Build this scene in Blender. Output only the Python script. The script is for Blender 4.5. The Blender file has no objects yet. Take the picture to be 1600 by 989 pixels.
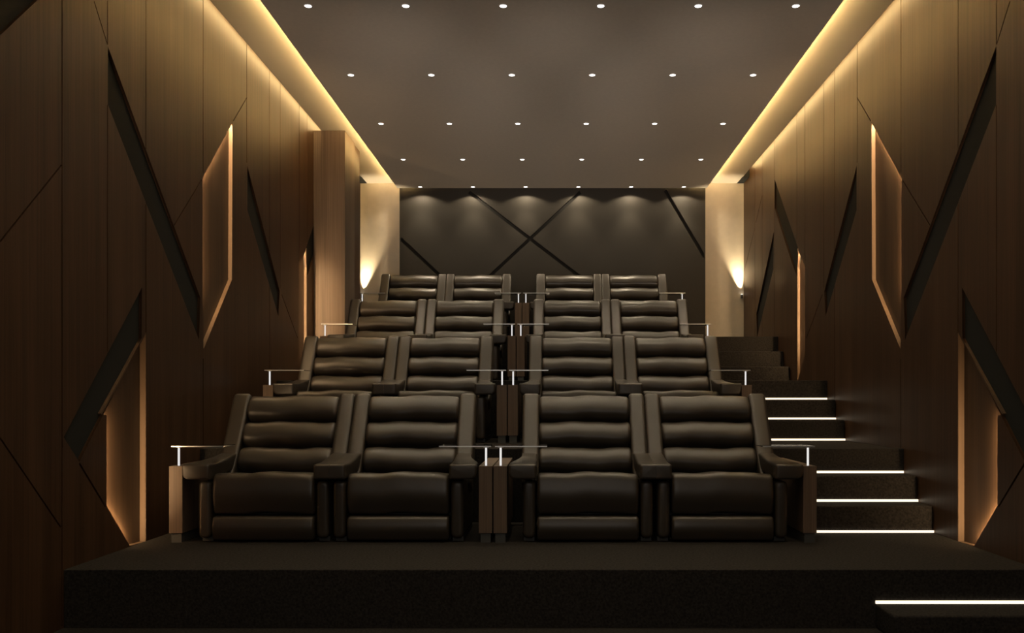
import bpy, bmesh, math, random
from mathutils import Vector, Matrix
from mathutils.geometry import delaunay_2d_cdt

# ---------------------------------------------------------------- frame
# camera looks straight along +Y; the eye height is E; the lens is shifted so that
# the vanishing point sits at (862.5, 625) of the 1600 x 989 frame.
W, H, F = 1600.0, 989.0, 1404.0
VX, VY = 862.5, 625.0
E = 1.25                      # eye height above the lowest floor
XW = 2.68                     # half width of the hall
YEND = 12.56                  # plaster end wall
YB = 12.45                    # face of the dark back panel
HC = 2.91                     # underside of central ceiling, above the eye
HU = 3.03                     # underside of the side slabs, above the eye
RISE = 0.56
TIERS = [0.32 + RISE * k for k in range(4)]
TY = [4.93, 6.84, 8.74, 10.64]

scn = bpy.context.scene
cam_d = bpy.data.cameras.new('camera')
cam = bpy.data.objects.new('camera', cam_d)
scn.collection.objects.link(cam)
scn.camera = cam
cam_d.sensor_width = 36.0
cam_d.lens = 36.0 * F / W
cam_d.shift_x = -(VX - W / 2) / W
cam_d.shift_y = (VY - H / 2) / W
cam_d.clip_start = 0.05
cam.location = (0, 0, E)
cam.rotation_euler = (math.radians(90), 0, 0)

vs = scn.view_settings
vs.view_transform = 'Standard'; vs.look = 'None'; vs.gamma = 1.0
vs.use_curve_mapping = False
vs.exposure = 0.0

world = bpy.data.worlds.new('world'); scn.world = world
world.use_nodes = True
world.node_tree.nodes['Background'].inputs[0].default_value = (1.0, 0.85, 0.68, 1)
world.node_tree.nodes['Background'].inputs[1].default_value = 0.02

WARM = (1.0, 0.68, 0.28)      # cove strips
WARM2 = (1.0, 0.66, 0.34)     # strips in the wall recesses
DOWN = (1.0, 0.82, 0.56)      # downlights
COVE_IN, COVE_OUT = 105.0, 36.0
ALCOVE = 500.0
STEP = 1.6
SPOT_N, SPOT_W = 24.0, 17.0
UPL = 160.0
CEIL_FILL = 580.0
FRONT_FILL = 24.0
SPILL = 7.0

# large soft fill added at the unseen front end, lighting the chair fronts
fill_l = bpy.data.lights.new('front_fill', 'AREA')
fill_l.shape = 'RECTANGLE'; fill_l.size = 3.8; fill_l.size_y = 1.9
fill_l.energy = FRONT_FILL; fill_l.color = (1.0, 0.90, 0.80)
fill_o = bpy.data.objects.new('front_fill', fill_l); scn.collection.objects.link(fill_o)
fill_o.location = (0, -1.46, 2.2); fill_o.rotation_euler = (math.radians(90), 0, 0)
fill_o.visible_camera = True

rnd = random.Random(7)
COL = scn.collection

# ---------------------------------------------------------------- materials
def new_mat(name):
    m = bpy.data.materials.new(name); m.use_nodes = True
    return m, m.node_tree.nodes, m.node_tree.links, m.node_tree.nodes['Principled BSDF']

def plain(name, col, rough=0.6, metal=0.0, bump=0.0, scale=60, spec=0.5, var=0.0):
    m, n, l, b = new_mat(name)
    b.inputs['Base Color'].default_value = (*col, 1)
    b.inputs['Roughness'].default_value = rough
    b.inputs['Metallic'].default_value = metal
    b.inputs['Specular IOR Level'].default_value = spec
    tc = n.new('ShaderNodeTexCoord')
    nz = n.new('ShaderNodeTexNoise'); nz.inputs['Scale'].default_value = scale
    nz.inputs['Detail'].default_value = 4
    l.new(tc.outputs['Object'], nz.inputs['Vector'])
    if var > 0:
        cr = n.new('ShaderNodeValToRGB')
        cr.color_ramp.elements[0].position = 0.3; cr.color_ramp.elements[1].position = 0.7
        cr.color_ramp.elements[0].color = (*[c * (1 - var) for c in col], 1)
        cr.color_ramp.elements[1].color = (*[c * (1 + var) for c in col], 1)
        l.new(nz.outputs['Fac'], cr.inputs['Fac']); l.new(cr.outputs['Color'], b.inputs['Base Color'])
    if bump > 0:
        bp = n.new('ShaderNodeBump'); bp.inputs['Strength'].default_value = bump
        bp.inputs['Distance'].default_value = 0.004
        l.new(nz.outputs['Fac'], bp.inputs['Height']); l.new(bp.outputs['Normal'], b.inputs['Normal'])
    return m

def wood(name, dark, light, rough=0.42, fine=70.0):
    m, n, l, b = new_mat(name)
    tc = n.new('ShaderNodeTexCoord')
    mp = n.new('ShaderNodeMapping'); mp.inputs['Scale'].default_value = (fine, fine, 1.1)
    l.new(tc.outputs['Object'], mp.inputs['Vector'])
    n1 = n.new('ShaderNodeTexNoise'); n1.inputs['Scale'].default_value = 1.0
    n1.inputs['Detail'].default_value = 6; n1.inputs['Distortion'].default_value = 0.4
    l.new(mp.outputs['Vector'], n1.inputs['Vector'])
    mp2 = n.new('ShaderNodeMapping'); mp2.inputs['Scale'].default_value = (fine * .12, fine * .12, 0.35)
    l.new(tc.outputs['Object'], mp2.inputs['Vector'])
    n2 = n.new('ShaderNodeTexNoise'); n2.inputs['Scale'].default_value = 1.0; n2.inputs['Detail'].default_value = 3
    l.new(mp2.outputs['Vector'], n2.inputs['Vector'])
    mx = n.new('ShaderNodeMath'); mx.operation = 'MULTIPLY_ADD'
    mx.inputs[1].default_value = 0.55
    l.new(n1.outputs['Fac'], mx.inputs[0])
    m2 = n.new('ShaderNodeMath'); m2.operation = 'MULTIPLY'; m2.inputs[1].default_value = 0.45
    l.new(n2.outputs['Fac'], m2.inputs[0]); l.new(m2.outputs[0], mx.inputs[2])
    cr = n.new('ShaderNodeValToRGB')
    cr.color_ramp.elements[0].position = 0.36; cr.color_ramp.elements[1].position = 0.64
    cr.color_ramp.elements[0].color = (*dark, 1); cr.color_ramp.elements[1].color = (*light, 1)
    l.new(mx.outputs[0], cr.inputs['Fac']); l.new(cr.outputs['Color'], b.inputs['Base Color'])
    b.inputs['Roughness'].default_value = rough
    b.inputs['Specular IOR Level'].default_value = 0.22
    bp = n.new('ShaderNodeBump'); bp.inputs['Strength'].default_value = 0.12
    bp.inputs['Distance'].default_value = 0.002
    l.new(n1.outputs['Fac'], bp.inputs['Height']); l.new(bp.outputs['Normal'], b.inputs['Normal'])
    return m

def glow(name, col, strength):
    m = bpy.data.materials.new(name); m.use_nodes = True
    n, l = m.node_tree.nodes, m.node_tree.links
    n.clear()
    e = n.new('ShaderNodeEmission'); o = n.new('ShaderNodeOutputMaterial')
    e.inputs[0].default_value = (*col, 1); e.inputs[1].default_value = strength
    l.new(e.outputs[0], o.inputs[0])
    return m

M_WOOD = wood('walnut_wall', (0.036, 0.0178, 0.0084), (0.072, 0.037, 0.0190))
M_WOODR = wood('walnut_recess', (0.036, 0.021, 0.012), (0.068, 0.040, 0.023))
M_WOODE = wood('lit_reveal_wood', (0.075, 0.047, 0.028), (0.115, 0.073, 0.044))  # recess edges coloured lighter to carry the strips' glow
M_WOODP = wood('walnut_side_panel', (0.085, 0.058, 0.042), (0.15, 0.105, 0.074), fine=110)
M_INLAY = plain('charcoal_inlay', (0.019, 0.019, 0.017), 0.85, spec=.15, bump=.05)
M_DARK = plain('black_backing', (0.006, 0.005, 0.004), 0.9)
M_CEIL = plain('taupe_ceiling', (0.62, 0.57, 0.51), 0.85, bump=.05, scale=30, var=.03)
M_SLAB = plain('cream_cove', (0.50, 0.45, 0.38), 0.8, bump=.05, scale=30)
M_PLAS = plain('cream_plaster', (0.72, 0.63, 0.50), 0.75, bump=.12, scale=14, var=.03)
M_BACK = plain('charcoal_panel', (0.030, 0.026, 0.021), 0.6, spec=.25, bump=.05)
M_CARP = plain('charcoal_carpet', (0.024, 0.0215, 0.0195), 0.95, bump=.9, scale=75, spec=.05, var=.4)
M_LEA = plain('black_leather', (0.035, 0.028, 0.021), 0.34, bump=.08, scale=90, spec=.5)
M_FOOT = plain('dark_plinth', (0.06, 0.06, 0.055), 0.5)
M_STEEL = plain('brushed_steel', (0.80, 0.80, 0.80), 0.28, metal=.85)
M_WHITE = plain('white_metal', (0.85, 0.85, 0.85), 0.3)
M_COVE_I = glow('cove_led_inner', WARM, COVE_IN)
M_COVE_O = glow('cove_led_outer', WARM, COVE_OUT)
M_ALC = glow('alcove_led', WARM2, 6.0)
M_STEP = glow('step_led', (1.0, 0.84, 0.62), STEP)
M_POST = glow('post_glow', (1.0, 0.97, 0.93), 0.8)  # emission gives the tray posts an even bright white
M_LENS = glow('downlight_lens', (1.0, 0.95, 0.88), 5.0)
gm, gn, gl, gb = new_mat('tray_glass')
gb.inputs['Base Color'].default_value = (0.80, 0.86, 0.88, 1)
gb.inputs['Roughness'].default_value = 0.05
gb.inputs['Transmission Weight'].default_value = 1.0
gb.inputs['IOR'].default_value = 1.45
M_GLASS = gm

# ---------------------------------------------------------------- helpers
def tag(o, label=None, cat=None, group=None, kind=None):
    if label: o['label'] = label
    if cat: o['category'] = cat
    if group: o['group'] = group
    if kind: o['kind'] = kind
    return o

def link(name, bm, mat, parent=None, smooth=False, loc=(0, 0, 0)):
    me = bpy.data.meshes.new(name)
    bmesh.ops.recalc_face_normals(bm, faces=bm.faces[:])
    bm.to_mesh(me); bm.free()
    if smooth:
        for p in me.polygons: p.use_smooth = True
        me.set_sharp_from_angle(angle=math.radians(50))
    me.materials.append(mat)
    o = bpy.data.objects.new(name, me)
    COL.objects.link(o)
    o.location = loc
    if parent: o.parent = parent
    return o

def empty(name, loc):
    o = bpy.data.objects.new(name, None); COL.objects.link(o)
    o.location = loc; o.empty_display_size = 0.1
    return o

def box(bm, lo, hi, bev=0.0):
    r = bmesh.ops.create_cube(bm, size=1.0)
    vsx = r['verts']
    for v in vsx:
        v.co = Vector([lo[i] + (v.co[i] + .5) * (hi[i] - lo[i]) for i in range(3)])
    if bev > 0:
        es = list({e for v in vsx for e in v.link_edges})
        bmesh.ops.bevel(bm, geom=es, offset=bev, segments=3, profile=.5, affect='EDGES')
    return bm

def boxes(*bs, bev=0.0):
    bm = bmesh.new()
    for lo, hi in bs: box(bm, lo, hi, bev)
    return bm

def struct(name, bm, mat, parent=None, label=None):
    o = link(name, bm, mat, parent)
    if parent is None: o['kind'] = 'structure'
    if label: o['label'] = label
    return o

def cyl(bm, p, q, r, seg=16, r2=None):
    p, q = Vector(p), Vector(q); d = q - p
    rot = Vector((0, 0, 1)).rotation_difference(d.normalized()).to_matrix().to_4x4()
    bmesh.ops.create_cone(bm, cap_ends=True, segments=seg, radius1=r, radius2=r if r2 is None else r2,
                          depth=d.length, matrix=Matrix.Translation((p + q) / 2) @ rot)
    return bm

def round_poly(pts, n=5):
    """pts: (a, b, radius) corners -> dense rounded outline"""
    out = []; N = len(pts)
    for i in range(N):
        P = Vector(pts[i][:2]); r = pts[i][2]
        A = Vector(pts[i - 1][:2]); B = Vector(pts[(i + 1) % N][:2])
        u = (A - P); v = (B - P); lu, lv = u.length, v.length
        u.normalize(); v.normalize()
        r = min(r, lu * .48, lv * .48)
        if r < 1e-5: out.append(P); continue
        a, c = P + u * r, P + v * r
        for k in range(n + 1):
            t = k / n
            out.append(a * (1 - t) ** 2 + P * 2 * t * (1 - t) + c * t * t)
    return out

def loft(bm, outline, a0, a1, r, put, wave=None, mid=1, nr=5):
    """sweep a 2-D outline from a0 to a1 with rounded ends; put(a, p) -> xyz"""
    xs = [p[0] for p in outline]; ys = [p[1] for p in outline]
    cx, cy = (min(xs) + max(xs)) / 2, (min(ys) + max(ys)) / 2
    hx, hy = (max(xs) - min(xs)) / 2, (max(ys) - min(ys)) / 2
    st = []
    for k in range(nr + 1):
        th = math.pi / 2 * k / nr
        st.append((a0 + r * (1 - math.cos(th)) if False else a0 + r * (1 - math.sin(th)) , r * (1 - math.cos(th))))
    # order from the cap outwards
    st = [(a0 + r * (1 - math.cos(math.pi / 2 * k / nr)), r * (1 - math.sin(math.pi / 2 * k / nr))) for k in range(nr + 1)]
    full = list(st)
    for k in range(1, mid): full.append((a0 + r + (a1 - a0 - 2 * r) * k / mid, 0.0))
    full += [(a0 + a1 - a, i) for a, i in reversed(st)]
    rings = []
    for a, ins in full:
        sx, sy = max(.05, (hx - ins) / hx), max(.05, (hy - ins) / hy)
        w = wave(a) if wave else (0, 0)
        rings.append([bm.verts.new(put(a, (cx + (p[0] - cx) * sx + w[0] * 1.0, cy + (p[1] - cy) * sy + w[1]))) for p in outline])
    n = len(outline)
    for A, B in zip(rings, rings[1:]):
        for i in range(n):
            bm.faces.new((A[i], A[(i + 1) % n], B[(i + 1) % n], B[i]))
    bm.faces.new(rings[0]); bm.faces.new(list(reversed(rings[-1])))
    return bm

def inside(p, poly):
    c = False; n = len(poly)
    for i in range(n):
        (x1, y1), (x2, y2) = poly[i], poly[(i + 1) % n]
        if (y1 > p[1]) != (y2 > p[1]) and p[0] < (x2 - x1) * (p[1] - y1) / (y2 - y1) + x1: c = not c
    return c

def holed_sheet(outer, holes, put, t):
    """a board in 2-D with openings; put(a, b, depth) -> xyz; t = thickness"""
    vc, ed = [], []
    for poly in [outer] + holes:
        b = len(vc); vc += [Vector(p) for p in poly]
        ed += [(b + i, b + (i + 1) % len(poly)) for i in range(len(poly))]
    v, e, f, *_ = delaunay_2d_cdt(vc, ed, [], 0, 1e-5)
    keep = []
    for tri in f:
        c = sum((v[i] for i in tri), Vector((0, 0))) / len(tri)
        if inside(c, outer) and not any(inside(c, h) for h in holes): keep.append(tuple(tri))
    bm = bmesh.new()
    fr = [bm.verts.new(put(p[0], p[1], 0)) for p in v]
    bk = [bm.verts.new(put(p[0], p[1], t)) for p in v]
    cnt = {}
    for tri in keep:
        bm.faces.new([fr[i] for i in tri]); bm.faces.new([bk[i] for i in reversed(tri)])
        for i in range(len(tri)):
            a, b = tri[i], tri[(i + 1) % len(tri)]
            cnt.setdefault((min(a, b), max(a, b)), []).append((a, b))
    for k, l in cnt.items():
        if len(l) == 1:
            a, b = l[0]; bm.faces.new((fr[b], fr[a], bk[a], bk[b]))
    bmesh.ops.delete(bm, geom=[x for x in bm.verts if not x.link_faces], context='VERTS')
    return bm

# ---------------------------------------------------------------- setting: floor and tiers
struct('floor', boxes(((-XW, -1.5, -.1), (XW, TY[0], 0.0))), M_CARP)
for k in range(4):
    lo = 0.0 if k == 0 else TIERS[k - 1]
    y1 = YEND
    o = struct('floor_tier', boxes(((-XW, TY[k], -.1 if k == 0 else lo), (XW, y1, TIERS[k])), bev=.006), M_CARP)
    o['label'] = ['carpeted platform carrying the front row', 'carpeted tier carrying the second row',
                  'carpeted tier carrying the third row', 'carpeted tier carrying the back row'][k]

# aisle stairs: two steps below every tier edge, the tier edge itself is the third riser
SX0, SX1 = 1.735, 2.672
def stair_block(k):
    z0 = TIERS[k]; yt = TY[k + 1]; bm = bmesh.new()
    box(bm, (SX0, yt - .54, z0), (SX1, yt, z0 + .187), .012)
    box(bm, (SX0, yt - .27, z0 + .187), (SX1, yt, z0 + .374), .012)
    return bm
names = ['two charcoal carpeted steps rising from the front platform beside the wood wall',
         'two charcoal carpeted steps between second and third rows beside the wood wall',
         'dim carpeted steps below the back row, under the lit plaster wall']
for k in range(3):
    o = link('carpeted_steps', stair_block(k), M_CARP)
    tag(o, names[k], 'stairs', 'carpeted aisle steps')
o = link('carpeted_steps', boxes(((1.774, TY[0] - .28, 0), (SX1, TY[0], .133)), bev=.012), M_CARP)
tag(o, 'low single carpeted step on the floor below the front platform', 'stairs', 'carpeted aisle steps')

def step_light(y, z, x0, lab):
    o = link('step_light', boxes(((x0, y - .012, z + .001), (SX1 + .002, y - .001, z + .017))), M_STEP)
    tag(o, lab, 'light', 'white light strips at the foot of the stair risers')
step_light(TY[0], .133, 1.774, 'white light strip above the low step at the platform foot')
pos = ['bottom', 'middle', 'top']; fl = ['first flight, by the front row', 'second flight, behind the front row', 'third flight, beside the third row']
for k in range(2):
    for j in range(3):
        step_light(TY[k + 1] - .54 + .27 * j, TIERS[k] + .187 * j, SX0 + .002,
                   f'{pos[j]} white light strip of the stair\'s {fl[k]}')

# ---------------------------------------------------------------- setting: side walls
KW = F * XW
def wp(dx, y):                       # photo column offset and row -> (depth, height) on the side wall
    Y = KW / dx
    return (Y, E + (VY - y) * XW / dx)
def L(x, y): return wp(VX - x, y)     # a pixel of the left wall
def R(x, y): return wp(x - VX, y)     # a pixel of the right wall
TOPZ = E + 3.30
def seg(p, q, w=.010):
    p, q = Vector(p), Vector(q); d = (q - p).normalized(); n = Vector((-d.y, d.x)) * w / 2
    return [tuple(p + n), tuple(q + n), tuple(q - n), tuple(p - n)]
def vline(x, y0=None, y1=None, w=.010):
    Y = L(x, 0)[0]
    a = 0.0 if y1 is None else L(x, y1)[1]
    b = TOPZ - .02 if y0 is None else L(x, y0)[1]
    return seg((Y, a + .01), (Y, b), w)

bands_common = [
    [L(168.5, 72), L(168.5, 163), L(311, 531), L(313, 465)],
    [L(386.5, 259), L(386.5, 328), L(435, 494), L(437, 455)],
    [L(222, 449), L(218.8, 533), L(124, 722), L(99.5, 683)],
    [R(1210.5, 281), R(1210.5, 326), R(1236, 407), R(1245, 431), R(1247.5, 389)],
    [R(1209, 362), R(1208.5, 420), R(1183, 527), R(1182, 490)],
    [(KW / 780, E + (VY + 10) * XW / 780), (KW / 863, E + (VY + 10) * XW / 863), (KW / 863, E + (VY - 56) * XW / 863), L(61, -2)],
]
recA = [L(363.5, 191), L(316.5, 278), L(316.5, 466), L(318, 546), L(362.5, 437)]
recR = [L(479, 388), L(467.3, 417), L(467.3, 553), L(479, 597)]
recH = [L(228, 522), L(219.5, 534), L(159, 648), L(166.5, 648.5), L(166.5, 790), L(203, 853), L(228, 846)]
# straight part of the tall recess, kept clear of the inlay band
recH = [L(228, 522), L(159, 648), L(166.5, 648.5), L(166.5, 790), L(203, 853), L(228, 846)]
bands = [bands_common[0], bands_common[1], bands_common[2], bands_common[3], bands_common[4], bands_common[5]]
# third band must not overlap the tall recess
bands[2] = [L(222, 449), L(221.5, 529), L(124, 722), L(99.5, 683)]
recH[0] = L(228, 520); recH.insert(1, L(222.6, 531))

lines = [vline(97), vline(168, 0, 72), vline(168, 163, 560), vline(228), vline(317.2, None, 272), vline(317.5, 560, None),
         vline(385.6, None, 256), vline(421), vline(438, None, 452), vline(467.3, None, 410), vline(480, None, 380),
         vline(515), vline(534), vline(545.5),
         seg(L(386, 152), L(364.5, 189)), seg(L(315, 281), L(272, 352)), seg(L(147, 2), L(168, 70)),
         seg(L(96, 258), L(0, 378)), seg(L(0, 684), L(95, 824)), seg(L(165, 792), L(124, 724), .014),
         seg(L(440, 460), L(465, 528)), seg(R(1191, 305), R(1181, 348)), seg(R(1180, 354), R(1163, 423)),
         seg(L(97, 684), L(97.5, 700))]
outer = [(-1.5, 0.0), (YEND, 0.0), (YEND, TOPZ), (-1.5, TOPZ)]

def poly_plate(poly, grow, d0, d1, put):
    c = sum((Vector(p) for p in poly), Vector((0, 0))) / len(poly)
    bm = bmesh.new(); n = len(poly)
    # grow the outline outwards along its own edge normals
    area = sum(poly[i][0] * poly[(i + 1) % n][1] - poly[(i + 1) % n][0] * poly[i][1] for i in range(n))
    s = 1 if area > 0 else -1
    out = []
    for i in range(n):
        A, P, B = Vector(poly[i - 1]), Vector(poly[i]), Vector(poly[(i + 1) % n])
        e1, e2 = (P - A).normalized(), (B - P).normalized()
        n1, n2 = Vector((e1.y, -e1.x)) * s, Vector((e2.y, -e2.x)) * s
        m = (n1 + n2)
        m = m / max(.35, m.length_squared / 2) if m.length > 1e-4 else n1
        out.append(P + m * grow)
    a = [bm.verts.new(put(p.x, p.y, d0)) for p in out]; b = [bm.verts.new(put(p.x, p.y, d1)) for p in out]
    bm.faces.new(a); bm.faces.new(list(reversed(b)))
    for i in range(n): bm.faces.new((a[i], b[i], b[(i + 1) % n], a[(i + 1) % n]))
    return bm

def strip3(p, q, nrm, off, w, d0, d1, put, bm=None):
    """box along p-q in the wall plane, offset by off..off+w along nrm, depth d0..d1"""
    bm = bm or bmesh.new()
    p, q, n = Vector(p), Vector(q), Vector(nrm)
    c = [p + n * off, q + n * off, q + n * (off + w), p + n * (off + w)]
    a = [bm.verts.new(put(v.x, v.y, d0)) for v in c]; b = [bm.verts.new(put(v.x, v.y, d1)) for v in c]
    bm.faces.new(a); bm.faces.new(list(reversed(b)))
    for i in range(4): bm.faces.new((a[i], b[i], b[(i + 1) % 4], a[(i + 1) % 4]))
    return bm

def build_wall(side, sgn):
    put = lambda Y, Z, d: (sgn * (XW + d), Y, Z)
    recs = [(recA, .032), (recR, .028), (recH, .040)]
    holes = [b for b in bands] + [r for r, _ in recs] + lines
    wall = struct('wall_' + side, holed_sheet(outer, holes, put, .014), M_WOOD)
    struct('wall_backing', boxes(((sgn * (XW + .052), -1.5, -.1), (sgn * (XW + .12), YEND, TOPZ))), M_DARK, wall)
    for b in bands:
        link('inlay_band', poly_plate(b, .012, .020, .026, put), M_INLAY, wall)
        # reveal of the inlay
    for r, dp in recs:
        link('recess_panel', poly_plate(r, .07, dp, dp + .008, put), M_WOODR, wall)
    # reveals: closed far edges of the recesses; light strips behind the near edges
    def orient(p, q, poly):
        d = (Vector(q) - Vector(p)).normalized(); n = Vector((-d.y, d.x)); m = (Vector(p) + Vector(q)) / 2
        if inside(tuple(m + n * .01), poly): n = -n
        return n
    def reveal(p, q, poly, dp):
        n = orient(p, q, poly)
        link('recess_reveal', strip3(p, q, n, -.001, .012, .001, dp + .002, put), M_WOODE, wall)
    def led(p, q, poly, dp):
        n = orient(p, q, poly)
        d = (Vector(q) - Vector(p)).normalized()
        p2, q2 = Vector(p) + d * .012, Vector(q) - d * .012
        link('light_strip', strip3(p2, q2, n, .0005, .014, .0150, .0165, put), M_ALC, wall)
        mid_ = (p2 + q2) / 2 + n * .005
        al = bpy.data.lights.new('strip_light', 'AREA'); al.shape = 'RECTANGLE'
        al.size = (q2 - p2).length; al.size_y = .010; al.color = WARM2
        al.energy = ALCOVE * math.pi * al.size * al.size_y
        ao = bpy.data.objects.new('strip_light', al); COL.objects.link(ao); ao.parent = wall
        a3, b3 = Vector(put(p2.x, p2.y, 0)), Vector(put(q2.x, q2.y, 0))
        X = (b3 - a3).normalized(); nn = Vector(put(n.x, n.y, 0)) - Vector(put(0, 0, 0))
        Z = (Vector((-sgn, 0, 0)) * .66 + nn * .75).normalized(); Y = Z.cross(X)
        mw = Matrix((X, Y, Z)).transposed().to_4x4(); mw.translation = Vector(put(mid_.x, mid_.y, .0225))
        ao.matrix_world = mw
        link('light_channel', strip3(p2, q2, n, .0205, .008, .0145, dp, put), M_DARK, wall)
    A = recA
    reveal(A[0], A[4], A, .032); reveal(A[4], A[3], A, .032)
    led(A[0], A[1], A, .032); led(A[1], A[2], A, .032)
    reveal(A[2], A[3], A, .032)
    B = recR
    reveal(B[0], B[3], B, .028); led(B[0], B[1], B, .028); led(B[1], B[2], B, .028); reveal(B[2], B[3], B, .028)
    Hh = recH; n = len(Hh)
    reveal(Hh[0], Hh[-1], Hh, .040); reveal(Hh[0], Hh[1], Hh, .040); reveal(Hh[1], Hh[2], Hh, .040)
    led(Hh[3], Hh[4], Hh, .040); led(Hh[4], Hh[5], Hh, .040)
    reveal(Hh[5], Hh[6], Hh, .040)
    for b in bands:
        m = len(b); bm = bmesh.new()
        for i in range(m):
            nn = orient(b[i], b[(i + 1) % m], b)
            strip3(b[i], b[(i + 1) % m], nn, .0, .006, .002, .021, put, bm)
        link('band_edge', bm, M_WOOD, wall)
    return wall
build_wall('left', -1)
build_wall('right', 1)

# ---------------------------------------------------------------- setting: ceiling
zc, zu = E + HC, E + HU
YCE = 12.343
hw = .73 * HC
struct('ceiling', boxes(((-hw, -1.5, zc), (hw, YCE, zc + .03)), ((-hw, -1.5, zc + .03), (-hw + .014, YCE, zc + .054)),
                        ((hw - .014, -1.5, zc + .03), (hw, YCE, zc + .054))), M_CEIL)  # unseen edge lips added to keep cove light off the walls
for i, s in enumerate((-1, 1)):
    x0, x1 = s * 1.80, s * .8553 * HU
    struct('trim_%d' % (i + 1), boxes(((min(x0, x1), -1.5, zu), (max(x0, x1), YEND, zu + .03))), M_SLAB,
           label='cream soffit between the ceiling and the %s wood wall' % ('left', 'right')[i])
    # dark stop at the end of the light slot
    a, b = s * 2.585, s * 2.68
    struct('trim_%d' % (i + 3), boxes(((min(a, b), 12.20, zu - .002), (max(a, b), YEND, TOPZ))), M_INLAY)
    # strips lie in the slots: one lights the soffit, one washes the wall
    bmI = boxes(((min(s * 2.085, s * 2.10), -1.4, zc + .044), (max(s * 2.085, s * 2.10), YCE - .03, zc + .064)))
    o = link('cove_light_strip', bmI, M_COVE_I)
    tag(o, 'warm light strip hidden on the %s edge of the central ceiling' % ('left', 'right')[i], 'light', 'cove light strips')
    bmO = boxes(((min(s * 2.572, s * 2.600), -1.4, E + 3.16), (max(s * 2.572, s * 2.600), 12.19, E + 3.172)))
    o = link('wall_wash_strip', bmO, M_COVE_O)
    tag(o, 'warm light strip hidden above the %s wood wall' % ('left', 'right')[i], 'light', 'cove light strips')
struct('ceiling_void', boxes(((-XW - .12, -1.5, TOPZ), (XW + .12, YEND + .1, TOPZ + .05))), M_DARK)
struct('wall_back', boxes(((-XW, YEND, 0), (XW, YEND + .1, TOPZ))), M_PLAS)
struct('wall_front', boxes(((-XW, -1.6, -.1), (XW, -1.5, TOPZ))), M_DARK)
scr = link('projection_screen', boxes(((-2.1, -1.495, 1.1), (2.1, -1.465, 3.3))), M_SLAB)  # unseen screen, added as a body behind the front fill
tag(scr, 'added pale projection screen, out of view on the front wall facing the recliners', 'screen')

# dark back panel with diagonal grooves
def Bk(x, y): k = YB / F; return ((x - VX) * k, E + (VY - y) * k)
def groove(p, q, w=.045): return seg(Bk(*p), Bk(*q), w)
gr = [groove((733, 300), (905, 432)), groove((907, 300), (745, 450)), groove((1039, 297), (1103.5, 406)), groove((623.5, 371), (700, 443)),
      groove((905, 432), (935, 455))]
gr = [groove((733, 300), (950, 466)), groove((907, 300), (730, 464)), groove((1039, 297), (1101, 402)), groove((626, 373), (720, 461))]
bo = [(-2.112, TIERS[3]), (2.125, TIERS[3]), (2.125, zu), (-2.112, zu)]
bp = struct('wall_panel', holed_sheet(bo, gr, lambda a, b, d: (a, YB + d, b), .03), M_BACK)
bp['label'] = 'charcoal back wall panel with crossing diagonal grooves'
struct('panel_backing', boxes(((-2.10, YB + .04, TIERS[3]), (2.11, YEND, zu - .01))), M_DARK, bp)
bme = boxes(((-2.112, YB + .001, TIERS[3]), (-2.10, YEND, zu - .001)), ((2.11, YB + .001, TIERS[3]), (2.125, YEND, zu - .001)))
struct('panel_edge', bme, M_BACK, bp)

# walnut pier on the left wall
pc = struct('pillar', boxes(((-XW, 10.10, TIERS[2]), (-2.327, 10.60, zu)), bev=.003), M_WOODP)
pc['label'] = 'walnut pier standing out from the left wall by the third row'
struct('pillar_edge', boxes(((-XW, 10.60, TIERS[2]), (-2.345, 10.95, zu)),), M_WOOD, pc)

# uplights on the plaster
for s in (-1, 1):
    x, y, z = s * 2.645, YEND - .04, E + 1.47
    r = empty('wall_uplight', (x, y, z))
    tag(r, 'small uplight throwing a bright cone up the %s strip of plaster' % ('left' if s < 0 else 'right'), 'light', 'wall uplights')
    bm = bmesh.new(); cyl(bm, (0, 0, -.05), (0, 0, 0), .018, 20); link('lamp_body', bm, M_FOOT, r, True)
    bm = bmesh.new(); box(bm, (-.008, .0, -.05), (.008, .040, -.02)); link('bracket', bm, M_FOOT, r)
    bm = bmesh.new(); cyl(bm, (0, 0, .0005), (0, 0, .003), .015, 20); link('lens', bm, M_LENS, r)
    ld = bpy.data.lights.new('uplight_beam', 'SPOT'); ld.energy = UPL; ld.color = (1.0, .80, .50)
    ld.spot_size = math.radians(44); ld.spot_blend = 1.0; ld.shadow_soft_size = .012
    lo = bpy.data.objects.new('uplight_beam', ld); COL.objects.link(lo); lo.parent = r
    lo.location = (0, 0, .012)
    d = Vector((-s * .16, .03, 1)); lo.rotation_euler = d.to_track_quat('-Z', 'Y').to_euler()

# unseen floor uplights, added behind the camera to brighten the ceiling
for i in range(4):
    x = (-1.8, -.6, .6, 1.8)[i]
    r = empty('added_uplight', (x, -1.15, 0))
    tag(r, 'added black floor uplight, out of view, brightening the ceiling', 'light', 'added ceiling fill uplights')
    el = math.radians(19.5); d = Vector((0, math.cos(el), math.sin(el))); c = Vector((0, 0, .22))
    bm = bmesh.new(); cyl(bm, c - d * .16, c, .05, 24, .07); link('lamp_body', bm, M_FOOT, r, True)
    link('base', boxes(((-.08, -.10, 0), (.08, .06, .02)), ((-.012, -.06, .02), (.012, -.03, .20)), bev=.003), M_FOOT, r)
    ld = bpy.data.lights.new('ceiling_fill_beam', 'SPOT'); ld.energy = CEIL_FILL; ld.color = (1.0, .86, .72)
    ld.spot_size = math.radians(21); ld.spot_blend = .7; ld.shadow_soft_size = .05
    lo = bpy.data.objects.new('ceiling_fill_beam', ld); COL.objects.link(lo); lo.parent = r
    lo.location = c + d * .03; lo.rotation_euler = d.to_track_quat('-Z', 'Y').to_euler()

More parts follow.
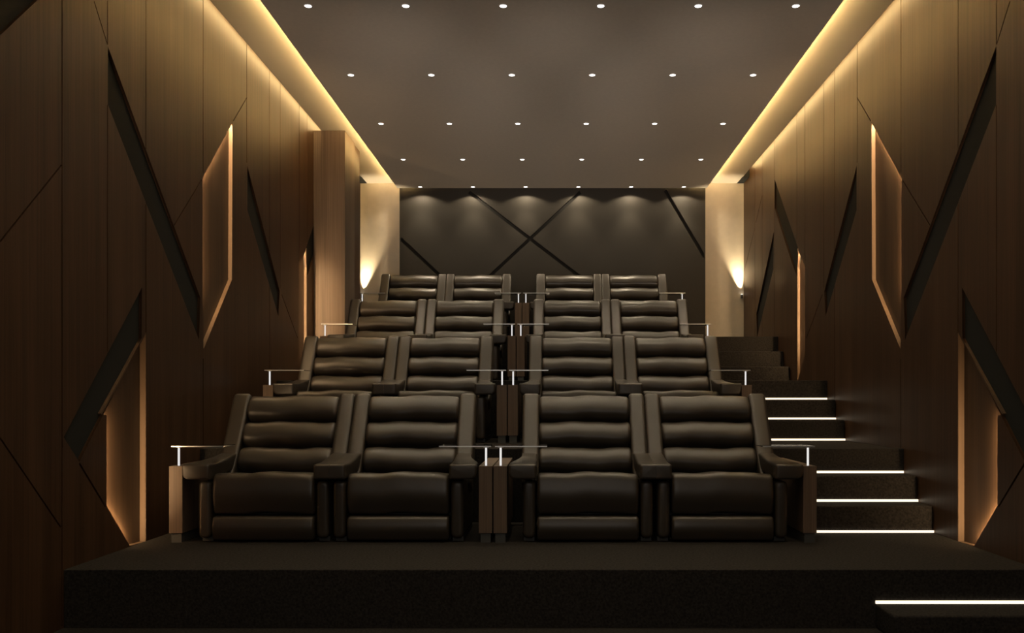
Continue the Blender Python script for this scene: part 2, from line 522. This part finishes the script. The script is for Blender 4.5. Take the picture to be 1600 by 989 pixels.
# ---------------------------------------------------------------- downlights
bm = bmesh.new()
seg_n = 24
def ring_mesh(bm, r0, r1, z0, z1):
    prof = [(r0, z0 + .004), (r0, z0), (r1 - .002, z0), (r1, z0 + .002), (r1, z1)]
    rows = []
    for r, z in prof:
        rows.append([bm.verts.new((r * math.cos(2 * math.pi * k / seg_n), r * math.sin(2 * math.pi * k / seg_n), z)) for k in range(seg_n)])
    for A, B in zip(rows, rows[1:]):
        for i in range(seg_n): bm.faces.new((A[i], A[(i + 1) % seg_n], B[(i + 1) % seg_n], B[i]))
ring_mesh(bm, .026, .034, -.003, 0)
trim_me = link('trim_ring', bm, M_WHITE)
bm = bmesh.new(); cyl(bm, (0, 0, -.0025), (0, 0, 0), .026, 24); lens_me = link('lens', bm, M_LENS)
ldn = bpy.data.lights.new('downlight_core', 'SPOT'); ldn.energy = SPOT_N; ldn.color = DOWN
ldn.spot_size = math.radians(72); ldn.spot_blend = .6; ldn.shadow_soft_size = .02
ldw = bpy.data.lights.new('downlight_spill', 'SPOT'); ldw.energy = SPOT_W; ldw.color = DOWN
ldw.spot_size = math.radians(142); ldw.spot_blend = .25; ldw.shadow_soft_size = .01
lds = bpy.data.lights.new('downlight_soft_spill', 'SPOT'); lds.energy = SPILL; lds.color = DOWN
lds.spot_size = math.radians(142); lds.spot_blend = .3; lds.shadow_soft_size = .02
rows_y = [1404 * HC / p for p in (616, 508, 432, 376, 333)]
allrows = [rows_y[0] - 1.41 * 4, rows_y[0] - 1.41 * 3, rows_y[0] - 1.41 * 2, rows_y[0] - 1.41] + rows_y
rown = {4: 'row nearest the top edge', 5: 'row second from the top edge', 6: 'middle row of ceiling lights',
        7: 'row second from the back wall', 8: 'row grazing the dark back wall'}
coln = ['leftmost', 'second from left', 'third from left', 'third from right', 'second from right', 'rightmost']
first = True
for i, y in enumerate(allrows):
    for j in range(6):
        x = (j - 2.5) * .72 - .0
        r = empty('ceiling_downlight', (x, y, zc))
        if i in rown: lab = f'small round recessed downlight, {coln[j]} in the {rown[i]}'
        else: lab = 'small round recessed downlight above the front of the hall'
        tag(r, lab, 'ceiling light', 'recessed ceiling downlights' if i in rown else 'downlights above the front of the hall')
        if first: a, b = trim_me, lens_me; first = False
        else:
            a, b = trim_me.copy(), lens_me.copy(); COL.objects.link(a); COL.objects.link(b)
        a.parent = r; b.parent = r
        for ld in ((ldn, ldw) if i == 8 else (ldn, lds)):
            lo = bpy.data.objects.new(ld.name, ld); COL.objects.link(lo); lo.parent = r; lo.location = (0, 0, -.006)

# ---------------------------------------------------------------- recliners
TH = math.atan(.57)
def tput(a, p):                       # back frame: p = (u up the slope, n towards the front)
    u, n = p
    return (a, .50 + u * math.sin(TH) - n * math.cos(TH), .48 + u * math.cos(TH) + n * math.sin(TH))
def yz(a, p): return (a, p[0], p[1])
def xz(a, p): return (p[0], a, p[1])
def wavef(amp, ph, per, axis=1):
    def w(a):
        v = amp * math.sin(a * per + ph) + amp * .5 * math.sin(a * per * 2.3 + ph * 2)
        return (v, 0) if axis == 0 else (0, v)
    return w

def roll(u0, u1, ph):
    h = u1 - u0
    fr = [(1.0, -.10), (1.0, -.02), (.985, .004), (.94, .022), (.85, .037), (.70, .050), (.52, .058), (.36, .058),
          (.22, .050), (.11, .034), (.04, .012), (.0, -.02), (.0, -.10)]
    out = [(u0 + f * h, n) for f, n in fr]
    # smooth the outline once
    den = []
    for i in range(len(out)):
        a, b = Vector(out[i]), Vector(out[(i + 1) % len(out)])
        den += [a * .75 + b * .25, a * .25 + b * .75]
    bm = bmesh.new()
    loft(bm, den, -.330, .330, .028, tput, wavef(.0055, ph, 12, 0), mid=26)
    return bm

def wing(x0, x1):
    bm = bmesh.new()
    out = round_poly([(-.20, -.07, .02), (-.20, .10, .05), (.00, .060, .10), (.28, .045, .1), (.565, .040, .045), (.565, -.105, .04), (.2, -.13, .1)], 6)
    loft(bm, out, x0, x1, .026, tput, nr=6)
    return bm

def arm(x0, x1, rl, rr):
    bm = bmesh.new()
    z0, z1 = .413, .513
    out = round_poly([(x0, z0, rl), (x1, z0, rr), (x1, z1, .014), (x0, z1, .014)], 6)
    cx = (x0 + x1) / 2
    def put(a, p):
        t = max(0.0, min(1.0, (a - .10) / .45))
        lift = .045 * t * t * (3 - 2 * t)
        x = p[0]
        if abs(x) > .44:
            q = max(0.0, min(1.0, (a - .12) / .26)); q = q * q * (3 - 2 * q)
            x = math.copysign(.44 + (abs(x) - .44) * (1 - .97 * q), x)
        if min(rl, rr) < .005 and abs(abs(x) - .4395) < .0175: x = math.copysign(.4395, x)
        return (x, a, p[1] + lift)
    loft(bm, out, -.03, .60, .016, put, mid=12)
    return bm

def side(x0, x1):
    bm = bmesh.new()
    out = round_poly([(x0, .025, .036), (x1, .025, .036), (x1, .400, .036), (x0, .400, .036)], 6)
    loft(bm, out, .015, .80, .022, xz, mid=4)
    return bm

def make_recliner(shared):
    root = empty('recliner', (0, 0, 0))
    sx = -1 if shared else 1            # side of the outer arm
    bm = bmesh.new()
    out = round_poly([(.030, .183, .025), (-.006, .30, .08), (.020, .452, .042), (.30, .436, .1), (.56, .405, .04), (.56, .20, .03)], 6)
    loft(bm, out, -.332, .332, .022, yz, wavef(.0055, 1.0, 12, 1), mid=26)
    link('seat', bm, M_LEA, root, True)
    bm = bmesh.new()
    out = round_poly([(.012, .012, .02), (-.012, .09, .06), (.008, .170, .025), (.14, .170, .02), (.14, .012, .02)], 6)
    loft(bm, out, -.332, .332, .018, yz, mid=8)
    link('leg_rest', bm, M_LEA, root, True)
    bk = link('backrest', boxes((( -.34, 0, 0), (.34, .1, .1))), M_LEA, root, True)
    bm = bmesh.new()
    out = round_poly([(-.10, -.16, .03), (-.10, -.06, .02), (.55, -.05, .03), (.552, -.12, .03)], 5)
    loft(bm, out, -.335, .335, .015, tput, mid=2)
    me = bk.data; bmesh.ops.recalc_face_normals(bm, faces=bm.faces[:]); bm.to_mesh(me); bm.free()
    for p in me.polygons: p.use_smooth = True
    me.set_sharp_from_angle(angle=math.radians(50))
    for ph, (a, b) in zip((.6, 2.2, 4.1), ((.351, .549), (.146, .333), (-.055, .124))):
        link('back_cushion', roll(a, b, ph), M_LEA, root, True)
    link('side_wing', wing(-.4393 if not shared else -.448, -.327), M_LEA, root, True)
    link('side_wing', wing(.327, .448 if not shared else .4393), M_LEA, root, True)
    link('side_panel', side(-.425, -.345), M_LEA, root, True)
    link('side_panel', side(.345, .425), M_LEA, root, True)
    if shared:
        link('armrest', arm(-.516, -.337, .06, .012), M_LEA, root, True)
        link('armrest', arm(.337, .4395, .012, .002), M_LEA, root, True)
    else:
        link('armrest', arm(-.4395, -.337, .002, .012), M_LEA, root, True)
        link('armrest', arm(.337, .516, .012, .06), M_LEA, root, True)
    # lower frame under the seat
    link('base_frame', boxes(((-.33, .15, .0), (.33, .78, .19)), ((-.42, .08, 0), (-.35, .75, .03)), ((.35, .08, 0), (.42, .75, .03))), M_FOOT, root)
    return root

def copy_tree(o):
    c = o.copy(); COL.objects.link(c)
    for ch in list(o.children):
        d = ch.copy(); COL.objects.link(d); d.parent = c
        for g in list(ch.children):
            e = g.copy(); COL.objects.link(e); e.parent = d
    return c

XC = -.385
protoL, protoR = make_recliner(True), make_recliner(False)
usedL = usedR = False
rows = ['front row', 'second row', 'third row', 'back row']
spots = ['outermost seat on the side of the walnut pier', 'beside the central gap on the pier side',
         'beside the central gap on the stairs side', 'outermost seat next to the stair aisle']
for k in range(4):
    for p in range(2):
        pcx = XC + (-1.06, 1.06)[p]
        for q in range(2):
            if q == 0:
                o = protoL if not usedL else copy_tree(protoL); usedL = True
            else:
                o = protoR if not usedR else copy_tree(protoR); usedR = True
            o.location = (pcx + (-.44, .44)[q], 5.85 + 1.90 * k, TIERS[k] + .001)
            tag(o, f'black leather recliner in the {rows[k]}, {spots[p * 2 + q]}', 'chair', f'recliners in the {rows[k]}')

# ---------------------------------------------------------------- walnut end panels with swivel trays
def make_tray(inward, deep=.85):
    """inward: +1 tray reaches towards +x"""
    root = empty('tray_table', (0, 0, 0))
    link('side_board', boxes(((-.044, 0, .062), (.044, deep, .500)), bev=.002), M_WOODP, root)
    link('plinth', boxes(((-.033, .012, 0), (.033, deep - .05, .062))), M_FOOT, root)
    bm = bmesh.new(); cyl(bm, (0, .05, .500), (0, .05, .622), .0068, 14)
    link('post', bm, M_POST, root, True)
    a, b = -.035 * inward, .305 * inward
    bm = boxes(((min(a, b), .015, .624), (max(a, b), .235, .630)), bev=.0012)
    t = link('tray', bm, M_GLASS, root)
    bm = boxes(((min(a, b), 0.012, .6235), (max(a, b), .015, .6305)))
    link('tray_rim', bm, M_STEEL, t)
    bm = bmesh.new(); cyl(bm, (0, .05, .618), (0, .05, .624), .018, 18); link('hinge', bm, M_STEEL, t, True)
    return root
pin, pout = make_tray(1), make_tray(-1)
uin = uout = False
tl = [(-2.065, 1, 'by the wall on the pier side'), (-.048, -1, 'by the central gap, twin on the pier side'),
      (.048, 1, 'by the central gap, twin on the stairs side'), (2.065, -1, 'at the edge of the stair aisle')]
for k in range(4):
    for dx, inw, where in tl:
        if inw > 0 and k == 2 and dx < -1: o = make_tray(1, .40)
        elif inw > 0: o = (pin if not uin else copy_tree(pin)); uin = True
        else: o = pout if not uout else copy_tree(pout); uout = True
        o.location = (XC + dx, 5.85 + 1.90 * k, TIERS[k])
        tag(o, f'walnut panel with glass tray, {rows[k]}, {where}', 'side table', 'walnut end panels with swivel trays')
